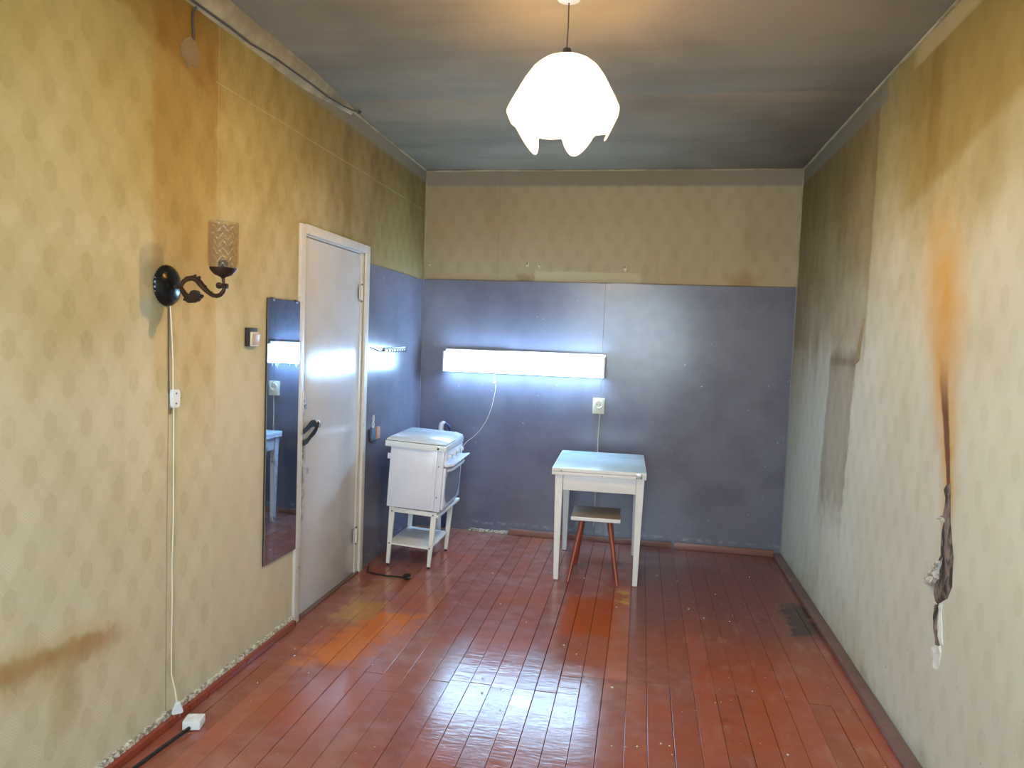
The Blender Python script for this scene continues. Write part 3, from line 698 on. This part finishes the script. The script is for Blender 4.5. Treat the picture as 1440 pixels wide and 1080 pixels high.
merge(pb, prism(new(), [(-.007, .030), (.007, .030), (.019, -.006), (.019, -.016), (-.019, -.016), (-.019, -.006)], 'x', -.008, .008, .003), R_)
plg = obj('plug', pb, M_PLAS, cr)
for s in (-.009, .009):
    pb = new(); merge(pb, tube(new(), [(0, s, -.015), (0, s, -.034)], .0024, 8), R_); obj('plug_pin', pb, M_STEEL, plg)
isw = thing('inline_switch', (.004, -2.944, 1.167), (0, 0, 0), 'small white in-line cord switch with black button on the left wall', 'switch')
obj('body', prism(new(), [(-.020, .006), (-.023, .058), (-.020, .066), (.014, .066), (.020, .056), (.022, .034), (.018, .004), (.012, 0), (-.014, 0)], 'x', 0, .014, .002), M_PLAS, isw)
obj('button', tube(new(), [(.008, .016, .033), (.008, .027, .033)], .004, 8), M_BLACK, isw)
for z in (.015, .052): obj('screw', tube(new(), [(.013, -.004, z), (.0155, -.004, z)], .003, 8), M_DARK, isw)
obj('old_wire_mark', box(new(), -.002, .001, -.022, -.012, -.022, -.002), M_PATCH, isw)

# surface socket lying by the wall and the black flex
so = thing('floor_socket', (.108, -2.957, .0015), (0, 0, math.radians(14)), 'small white box socket lying on the floor by the left wall', 'socket')
obj('socket_box', box(new(), -.032, .032, -.030, .030, 0, .034, .006), M_PLAS, so)
obj('socket_face', lathe(new(), [(0, .033), (.020, .033), (.021, .036), (.017, .0355), (.016, .032), (0, .032)], 24), M_PLAS, so)
for s in (-.008, .008): obj('socket_hole', tube(new(), [(s, 0, .0320), (s, 0, .0335)], .003, 8), M_DARK, so)
tag(obj('black_flex', tube(new(), [(.045, -3.75, .007), (.070, -3.40, .007), (.084, -3.21, .008), (.092, -3.12, .008), (.098, -3.06, .008), (.108, -3.018, .012), (.112, -2.991, .014)], .0062, 8), M_BLACK), 'thick black flex running along the floor to the white socket', 'cable')

# cable along the cornice and the drop to the filler patch
tag(obj('ceiling_cable', tube(new(), [(.020, -6.1, 2.620), (.018, -4.2, 2.622), (.018, -3.2, 2.622), (.020, -2.876, 2.619), (.024, -2.642, 2.623), (.026, -2.508, 2.620), (.032, -2.31, 2.634), (.036, -2.021, 2.641), (.036, -1.80, 2.643), (.034, -1.60, 2.660), (.030, -1.476, 2.678), (.030, -1.42, 2.690)], .0042, 6), M_WIREG), 'thin dark cable running along the cornice of the left wall', 'cable')
tag(obj('drop_cable', tube(new(), [(.004, -2.848, 2.496), (.005, -2.851, 2.53), (.004, -2.856, 2.569), (.006, -2.852, 2.60), (.014, -2.848, 2.612)], .0042, 6), M_WIREG), 'short dark cable dropping from the cornice to the filler patch', 'cable')
b = new(); box(b, .034, .052, -1.425, -1.385, 2.684, 2.692, .001, rot=RZ(.5)); tag(obj('junction_stub', b, M_DARK), 'dark end of cut cable at the cornice end', 'cable')

# ------------------------------------------------------------------ pendant lamp
PX, PY = 1.334, -2.60
pn = thing('pendant_lamp', (PX, PY, H), (0, 0, 0), 'ceiling pendant with lit white handkerchief glass shade on a thin cord', 'lamp')
obj('ceiling_rose', lathe(new(), [(0, 0), (.044, 0), (.042, -.008), (.026, -.013), (.008, -.016), (0, -.016)], 32), M_PLAS, pn)
obj('cord', tube(new(), [(0, 0, -.02), (.001, 0, -.10), (-.001, 0, -.185)], .0028, 6), M_WIREG, pn)
obj('socket', lathe(new(), [(0, -.180), (.014, -.182), (.017, -.192), (.017, -.245), (0, -.245)], 20), M_DARK, pn)
b = new(); NA = 160; rings = []
pro = [(.020, 0), (.050, .002), (.085, .014), (.118, .040), (.146, .080), (.172, .128), (.192, .165), (.205, .195)]
th0 = math.radians(-66)
def shade_pt(a, t, rin=0):
    c5 = math.cos(5 * (a - th0)); lobe = max(0, (c5 + .15) / 1.15) ** .5
    amp = .085 if math.cos(a - math.radians(6)) < .8 else .048
    hem = .240 + amp * lobe + .006 * math.sin(3 * a + 1)
    fold = 1 + .05 * math.cos(5 * (a - th0) + math.pi) * t
    s = t * hem
    # radius by depth
    R = pro[-1][0]
    for (r0, s0), (r1, s1) in zip(pro, pro[1:]):
        if s <= s1: R = r0 + (r1 - r0) * (s - s0) / (s1 - s0); break
    if s > pro[-1][1]:
        k = (s - pro[-1][1]) / .13; R = pro[-1][0] - .060 * k
    R = (R - rin) * fold
    return (R * math.cos(a), R * math.sin(a), -.212 - s)
for side in (0, .004):
    for j in range(27):
        rings.append([b.verts.new(shade_pt(2 * math.pi * i / NA, j / 26, side)) for i in range(NA)])
n = 27
for base in (0, n):
    for j in range(n - 1):
        p, q = rings[base + j], rings[base + j + 1]
        for k in range(NA): b.faces.new((p[k], p[(k + 1) % NA], q[(k + 1) % NA], q[k]))
for j in (0, n - 1):
    p, q = rings[j], rings[n + j]
    for k in range(NA): b.faces.new((p[k], p[(k + 1) % NA], q[(k + 1) % NA], q[k]))
obj('glass_shade', b, M_SHADE, pn, label='white ruffled handkerchief shade')
obj('bulb', lathe(new(), [(0, -.25), (.013, -.25), (.016, -.27), (.027, -.30), (.030, -.32), (.026, -.345), (.012, -.358), (0, -.36)], 24), M_BULB, pn)

# ------------------------------------------------------------------ fluorescent lamp on the back wall
fx = thing('fluorescent_lamp', (.80, -.006, 1.205), (0, 0, 0), 'long lit white fluorescent batten on the dark far wall', 'lamp')
RT = RY(math.radians(.5))
def fb(name, x0, x1, y0, y1, z0, z1, m, bev=.003, **k):
    return obj(name, box(new(), x0, x1, y0, y1, z0, z1, bev), m, fx, **k)
fb('base_plate', -.600, .600, -.022, 0, .0, .170, M_PLAS)
b = new(); prism(b, [(-.022, .006), (-.066, .003), (-.090, .016), (-.096, .060), (-.090, .124), (-.066, .146), (-.022, .148)], 'x', -.588, .586, 0)
obj('diffuser', b, M_TUBE, fx, label='glowing white diffuser')
fb('end_cap', -.600, -.589, -.098, -.022, 0, .150, M_PLAS)
fb('end_cap', .587, .600, -.098, -.022, 0, .150, M_PLAS)
fb('ballast_cover', -.59, -.14, -.034, -.022, .150, .166, M_PLAS)
fb('rating_label', .535, .560, -.0975, -.093, .090, .098, M_STEEL, .0005)
obj('pull_cord', tube(new(), [(-.215, -.030, .006), (-.215, -.032, -.045)], .0014, 6), M_WIREW, fx)
obj('pull_knob', lathe(new(), [(0, -.075), (.007, -.074), (.008, -.066), (.005, -.048), (0, -.046)], 12, TR(-.215, -.032, 0)), M_PLAS, fx)
tag(obj('thin_wire', tube(new(), [(.592, -.012, 1.120), (.589, -.012, 1.067), (.569, -.012, .957), (.548, -.012, .890), (.524, -.012, .834), (.480, -.014, .765), (.438, -.018, .719), (.400, -.03, .690), (.383, -.05, .670), (.350, -.10, .62), (.30, -.20, .50), (.28, -.25, .40)], .0018, 6), M_WIREW), 'thin white wire sagging from the fluorescent lamp behind the cooker', 'wire')

# wall socket above the table, with its cable down the seam
ws = thing('wall_socket', (1.362, -.006, 1.000), (0, 0, 0), 'white power socket on the dark far wall above the table', 'socket')
obj('socket_plate', box(new(), -.043, .043, -.018, 0, -.058, .058, .005), M_IVORY, ws)
obj('socket_face', lathe(new(), [(0, .0), (.030, .0), (.030, .004), (.026, .006), (.022, .002), (0, .002)], 28, TR(0, -.018, .012) @ RX(math.pi / 2)), M_IVORY, ws)
for s in (-.010, .010): obj('socket_hole', tube(new(), [(s, -.019, .012), (s, -.0215, .012)], .0035, 8), M_DARK, ws)
tag(obj('seam_cable', tube(new(), [(1.372, -.009, .944), (1.368, -.009, .80), (1.370, -.009, .60), (1.366, -.009, .40), (1.366, -.009, .10)], .003, 6), M_WIREW), 'thin pale cable down the wall seam behind the table', 'cable')

# ------------------------------------------------------------------ hook rail and match holder on the left dark paint
hr = thing('hook_rail', (.006, -.82, 1.352), (0, 0, 0), 'small white hook rail on the dark paint right of the door', 'hook rail')
obj('rail', box(new(), 0, .010, 0, .405, 0, .026, .002, rot=RX(.02)), M_PLAS, hr)
for i in range(8):
    y = .025 + i * .05
    obj('hook', tube(new(), [(.010, y, .016), (.024, y, .012), (.026, y, -.002), (.018, y, -.008)], .0026, 6), M_DARK, hr)
tag(obj('hook_wire', tube(new(), [(.006, -1.058, 1.378), (.012, -.98, 1.366), (.010, -.90, 1.350), (.012, -.85, 1.352), (.014, -.812, 1.362)], .0025, 6), M_WIREG), 'short dark wire running from the door casing to the hook rail', 'wire')
mh = thing('match_holder', (.006, -.965, .790), (0, 0, 0), 'wire holder with a blue and an orange matchbox by the door casing', 'holder')
ch = [(.006, .012 * math.sin(t) - .022, .118 + .022 + .020 * math.cos(t)) for t in [k * math.pi / 6 for k in range(13)]]
obj('chain_link', tube(new(), ch, .003, 6, caps=False), M_PLAS, mh)
ch = [(.006, .017 * math.sin(t) - .026, .078 + .022 + .020 * math.cos(t)) for t in [k * math.pi / 6 for k in range(13)]]
obj('chain_link', tube(new(), ch, .003, 6, caps=False), M_PLAS, mh)
obj('wire_frame', tube(new(), [(.004, -.085, .078), (.010, -.086, 0), (.022, -.084, -.006), (.022, .004, .004), (.022, .080, .008)], .003, 6), M_DARK, mh)
obj('matchbox', box(new(), .004, .020, -.074, -.012, .004, .080, .001), M_MATCHB, mh, label='faded blue box')
obj('matchbox', box(new(), .004, .022, .004, .060, .006, .082, .001), M_MATCHO, mh, label='faded orange box')

# ------------------------------------------------------------------ cooker stand
st = thing('cooker_stand', (.118, -.987, 0), (0, 0, 0), 'off-white metal stand with lower shelf carrying the cooker', 'stand')
SX, SYd = .286, .412
def leg4(bm, p0, p1, w0, w1, d0, d1):
    t = bmesh.new(); A = []
    for (p, w, d) in ((p0, w0, d0), (p1, w1, d1)):
        A.append([t.verts.new((p[0] + sx * w / 2, p[1] + sy * d / 2, p[2])) for sx, sy in ((-1, -1), (1, -1), (1, 1), (-1, 1))])
    t.faces.new(A[0][::-1]); t.faces.new(A[1])
    for k in range(4): t.faces.new((A[0][k], A[0][(k + 1) % 4], A[1][(k + 1) % 4], A[1][k]))
    bmesh.ops.recalc_face_normals(t, faces=t.faces[:])
    bmesh.ops.bevel(t, geom=t.edges[:], offset=.002, segments=1, affect='EDGES')
    return merge(bm, t)
lp = [((.012, .008), (.030, .014), .378), ((SX - .006, .008), (SX + .020, .014), .362), ((.012, SYd), (.030, SYd), .378), ((SX - .006, SYd), (SX + .020, SYd), .362)]
for (a, c, h) in lp:
    l = obj('leg', leg4(new(), (a[0], a[1], .012), (c[0], c[1], h), .022, .036, .018, .020), M_STAND, st)
    obj('foot', tube(new(), [(a[0], a[1], .001), (a[0], a[1], .014)], .010, 10), M_DARK, l)
sl = math.atan2(-.016, .29)
obj('rail', box(new(), .040, SX + .005, .004, .016, .340, .368, .001, rot=RY(-sl)), M_STAND, st)
obj('rail', box(new(), .040, SX + .005, SYd - .006, SYd + .006, .340, .368, .001, rot=RY(-sl)), M_STAND, st)
b = new(); box(b, SX + .008, SX + .052, -.002, SYd + .125, .326, .348, .009); obj('front_rail', b, M_STAND, st, label='front rail with rounded protruding end')
obj('rail', box(new(), .018, .032, .02, SYd - .01, .348, .376, .001), M_STAND, st)
obj('shelf', box(new(), .008, SX + .004, .000, SYd + .006, .131, .143, .002, rot=RY(-sl)), M_STAND, st, label='lower shelf tray')
obj('brace', leg4(new(), (.040, SYd - .04, .30), (SX, .05, .334), .010, .010, .014, .014), M_STAND, st)
for x, z in ((.032, .352), (SX + .016, .344), (.020, .146), (SX - .002, .132)):
    obj('screw', tube(new(), [(x, .006, z), (x, -.004, z)], .0045, 8), M_DARK, st)

# ------------------------------------------------------------------ table-top cooker
ck = thing('tabletop_cooker', (.120, -1.011, .386), (0, .052, .04), 'white tabletop cooker with closed lid and round-cornered oven window on a stand', 'cooker')
A_, B_, C_ = .351, .503, .388
def cb(name, x0, x1, y0, y1, z0, z1, m, bev=.003, par=None, **k):
    return obj(name, box(new(), x0, x1, y0, y1, z0, z1, bev), m, par or ck, **k)
cb('body', 0, A_ - .050, .004, B_ - .004, 0, .380, M_WHITE, .004)
cb('side_panel', .020, A_ - .070, -.0005, .006, .020, .345, M_WHITE, .002)
fp = cb('front_panel', A_ - .049, A_ - .008, .0, B_, 0, .380, M_WHITE, .004, label='white front casing')
for z in (.09, .285): obj('screw', tube(new(), [(A_ - .035, .002, z), (A_ - .035, -.003, z)], .004, 8), M_DARK, ck)
obj('vent_stub', box(new(), -.020, -.002, .01, .02, .30, .335, .002), M_WHITE, ck)
# hob rim and lid
cb('hob_rim', -.034, A_ + .006, -.014, B_ + .008, .381, .418, M_TOP, .005)
b = new()
for side in (0,):
    t = bmesh.new()
    o_ = [(-.030, -.010), (A_ + .002, -.010), (A_ + .002, B_ + .004), (-.030, B_ + .004)]
    i_ = [(-.004, .022), (A_ - .040, .022), (A_ - .040, B_ - .026), (-.004, B_ - .026)]
    v0 = [t.verts.new((x, y, .421)) for x, y in o_]; v1 = [t.verts.new((x, y, .428)) for x, y in o_]; v2 = [t.verts.new((x, y, .446)) for x, y in i_]
    t.faces.new(v0[::-1]); t.faces.new(v2)
    for k in range(4):
        t.faces.new((v0[k], v0[(k + 1) % 4], v1[(k + 1) % 4], v1[k])); t.faces.new((v1[k], v1[(k + 1) % 4], v2[(k + 1) % 4], v2[k]))
    bmesh.ops.bevel(t, geom=t.edges[:], offset=.004, segments=2, affect='EDGES'); merge(b, t)
obj('lid', b, M_TOP, ck, label='closed pale lid')
cb('lid_gasket', -.026, A_ - .002, -.006, B_, .417, .422, M_DARK, .001)
obj('screw', tube(new(), [(A_ - .045, -.012, .398), (A_ - .045, -.018, .398)], .007, 12), M_DARK, ck)
# control panel with knobs and lip
cp = cb('control_panel', A_ - .009, A_ + .006, .012, B_ - .012, .295, .378, M_WHITE, .003)
for i in range(4):
    y = .075 + i * .115
    kb = obj('knob', lathe(new(), [(0, 0), (.019, 0), (.019, .006), (.013, .009), (.012, .022), (0, .024)], 20, TR(A_ + .006, y, .345) @ RY(math.pi / 2)), M_PLAS, cp)
    obj('pointer', box(new(), A_ + .026, A_ + .031, y - .0025, y + .0025, .332, .358, .001), M_DARK, cp)
b = new(); prism(b, [(A_ + .002, .286), (A_ + .058, .300), (A_ + .060, .306), (A_ + .054, .310), (A_ + .002, .298)], 'y', .0, B_ - .002, .001)
obj('control_lip', b, M_WHITE, ck, label='projecting white lip below the knobs')
# oven door with glass
od = cb('oven_door', A_ - .008, A_ + .008, .012, B_ - .012, .012, .276, M_WHITE, .004)
def rrect(y0, y1, z0, z1, r, n=8):
    p = []
    for cy, cz, a0 in ((y1 - r, z1 - r * .45, 0), (y0 + r, z1 - r * .45, 90), (y0 + r, z0 + r, 180), (y1 - r, z0 + r, 270)):
        rz = r * .45 if cz > (z0 + z1) / 2 else r
        for k in range(n + 1):
            a = math.radians(a0 + 90 * k / n); p.append((cy + r * math.cos(a), cz + rz * math.sin(a)))
    return p
obj('oven_glass', prism(new(), rrect(.040, B_ - .045, .035, .240, .10), 'x', A_ + .007, A_ + .0105), M_OVEN, od, label='smoky round-cornered glass')
b = new(); tube(b, [(A_ + .008, .05, .256), (A_ + .030, .06, .262), (A_ + .036, .12, .262), (A_ + .036, B_ - .12, .262), (A_ + .030, B_ - .06, .262), (A_ + .008, B_ - .05, .256)], .009, 10)
obj('door_handle', b, M_PLAS, od)
# pipe and hose behind the cooker
gp = thing('hose_bend', (.205, -.100, 0), (0, 0, 0), 'white pipe stub with dark blue hose hooked over behind the cooker', 'pipe')
b = new(); tube(b, [(0, 0, .002), (0, 0, .74), (0, 0, .790), (.004, 0, .812), (.016, 0, .822), (.030, 0, .818)], [.020, .020, .020, .018, .014, .012], 14); obj('pipe', b, M_PLAS, gp)
b = new(); tube(b, [(.028, 0, .818), (.050, 0, .806), (.064, .005, .785), (.068, .01, .755), (.066, .02, .60), (.05, .03, .30), (.03, .03, .02)], .011, 10); obj('hose', b, M_BLUE, gp)

# ------------------------------------------------------------------ kitchen table
tb = thing('kitchen_table', (1.436, -.985, 0), (0, 0, .023), 'small white folding-top kitchen table with pale mint surface', 'table')
for lx, ly in ((-.236, .050), (.242, .050), (-.236, .690), (.242, .690)):
    l = obj('leg', leg4(new(), (lx, ly, .002), (lx + (-.004 if lx < 0 else .004), ly, .655), .030, .048, .030, .045), M_CREAM, tb)
obj('apron', box(new(), -.214, .221, .036, .054, .560, .655, .002), M_CREAM, tb)
obj('apron', box(new(), -.214, .221, .684, .700, .560, .655, .002), M_CREAM, tb)
obj('apron', box(new(), -.252, -.236, .074, .668, .560, .655, .002), M_CREAM, tb)
obj('apron', box(new(), .240, .256, .074, .668, .560, .655, .002), M_CREAM, tb)
obj('table_leaf', grain(box(new(), -.282, .280, 0, .725, .657, .676, .002), .0008, 8), M_CREAM, tb, label='lower folded leaf')
tp = obj('table_top', box(new(), -.282, .280, 0, .725, .678, .697, .002), M_CREAM, tb)
obj('laminate', box(new(), -.278, .276, .004, .721, .6965, .699, .001), M_TABTOP, tp, label='pale mint laminate surface')
for sx in (.240,):
    hg = obj('hinge', box(new(), sx - .022, sx + .016, -.0035, .001, .662, .693, .001), M_STEEL, tb)
    for x, z in ((sx - .016, .668), (sx + .010, .668), (sx - .016, .687), (sx + .010, .687)):
        obj('screw', tube(new(), [(x, -.003, z), (x, -.0052, z)], .0028, 6), M_DARK, hg)
obj('nail', tube(new(), [(-.225, .0, .684), (-.225, -.003, .684)], .004, 6), M_DARK, tb)
obj('nail', tube(new(), [(.02, .0, .663), (.02, -.003, .663)], .003, 6), M_DARK, tb)

# ------------------------------------------------------------------ stool
sl_ = thing('wooden_stool', (1.421, -.765, 0), (0, 0, .023), 'low stool with worn pale seat and splayed orange-brown legs under the table', 'stool')
obj('seat', grain(box(new(), -.150, .150, -.152, .152, .372, .394, .003), .0012, 12), M_SEAT, sl_)
b = new(); box(b, -.1505, .1505, -.1545, -.151, .371, .3935, .001); obj('seat_edge', b, M_CREAM, sl_, label='chipped white edge strip')
for sx, sy in ((-1, -1), (1, -1), (-1, 1), (1, 1)):
    tx, ty, bx, by = sx * .082, sy * .085, sx * .148, sy * .210 if sy < 0 else sy * .15
    if sx < 0 and sy < 0: bx = -.150
    if sy > 0: bx = sx * .125
    obj('leg', tube(new(), [(bx, by, .0015), ((bx + tx) / 2, (by + ty) / 2, .19), (tx, ty, .373)], [.010, .014, .016], 12), M_LEG, sl_)

# ------------------------------------------------------------------ black plug and flex on the floor by the stand
pf = thing('floor_plug', (.33, -1.21, 0), (0, 0, 0), 'black plug with thin flex lying on the floor before the stand', 'plug')
obj('flex', tube(new(), [(-.30, .16, .005), (-.27, .06, .005), (-.21, .033, .005), (-.123, .017, .005), (-.06, .023, .005), (-.015, .003, .010)], .0045, 8), M_BLACK, pf)
b = new(); lathe(b, [(0, 0), (.008, 0), (.012, .012), (.019, .022), (.020, .040), (.0, .042)], 16, TR(-.018, .008, .021) @ RZ(-.5) @ RY(math.pi / 2)); obj('plug_body', b, M_BLACK, pf)
for s in (-.009, .009):
    b = new(); tube(b, [(0, s, 0), (0, s, .018)], .0024, 8); m = TR(.018, -.012, .021) @ RZ(-.5) @ RY(math.pi / 2)
    bmesh.ops.transform(b, matrix=m, verts=b.verts); obj('plug_pin', b, M_STEEL, pf)
# crumbs of plaster and paint flakes on the boards
b = new()
for i in range(46):
    x = random.choice((random.uniform(.1, 2.5), random.uniform(1.0, 2.2))); y = random.uniform(-3.0, -.5); s = random.uniform(.002, .007)
    box(b, x, x + s, y, y + s * random.uniform(.6, 1.6), .0012, .0018 + s * .35, 0, rot=RZ(random.uniform(0, 3)))
tag(obj('paint_flake', b, M_CHALK, smooth=False), 'tiny pale plaster flakes scattered over the floor boards', 'debris', 'stuff')
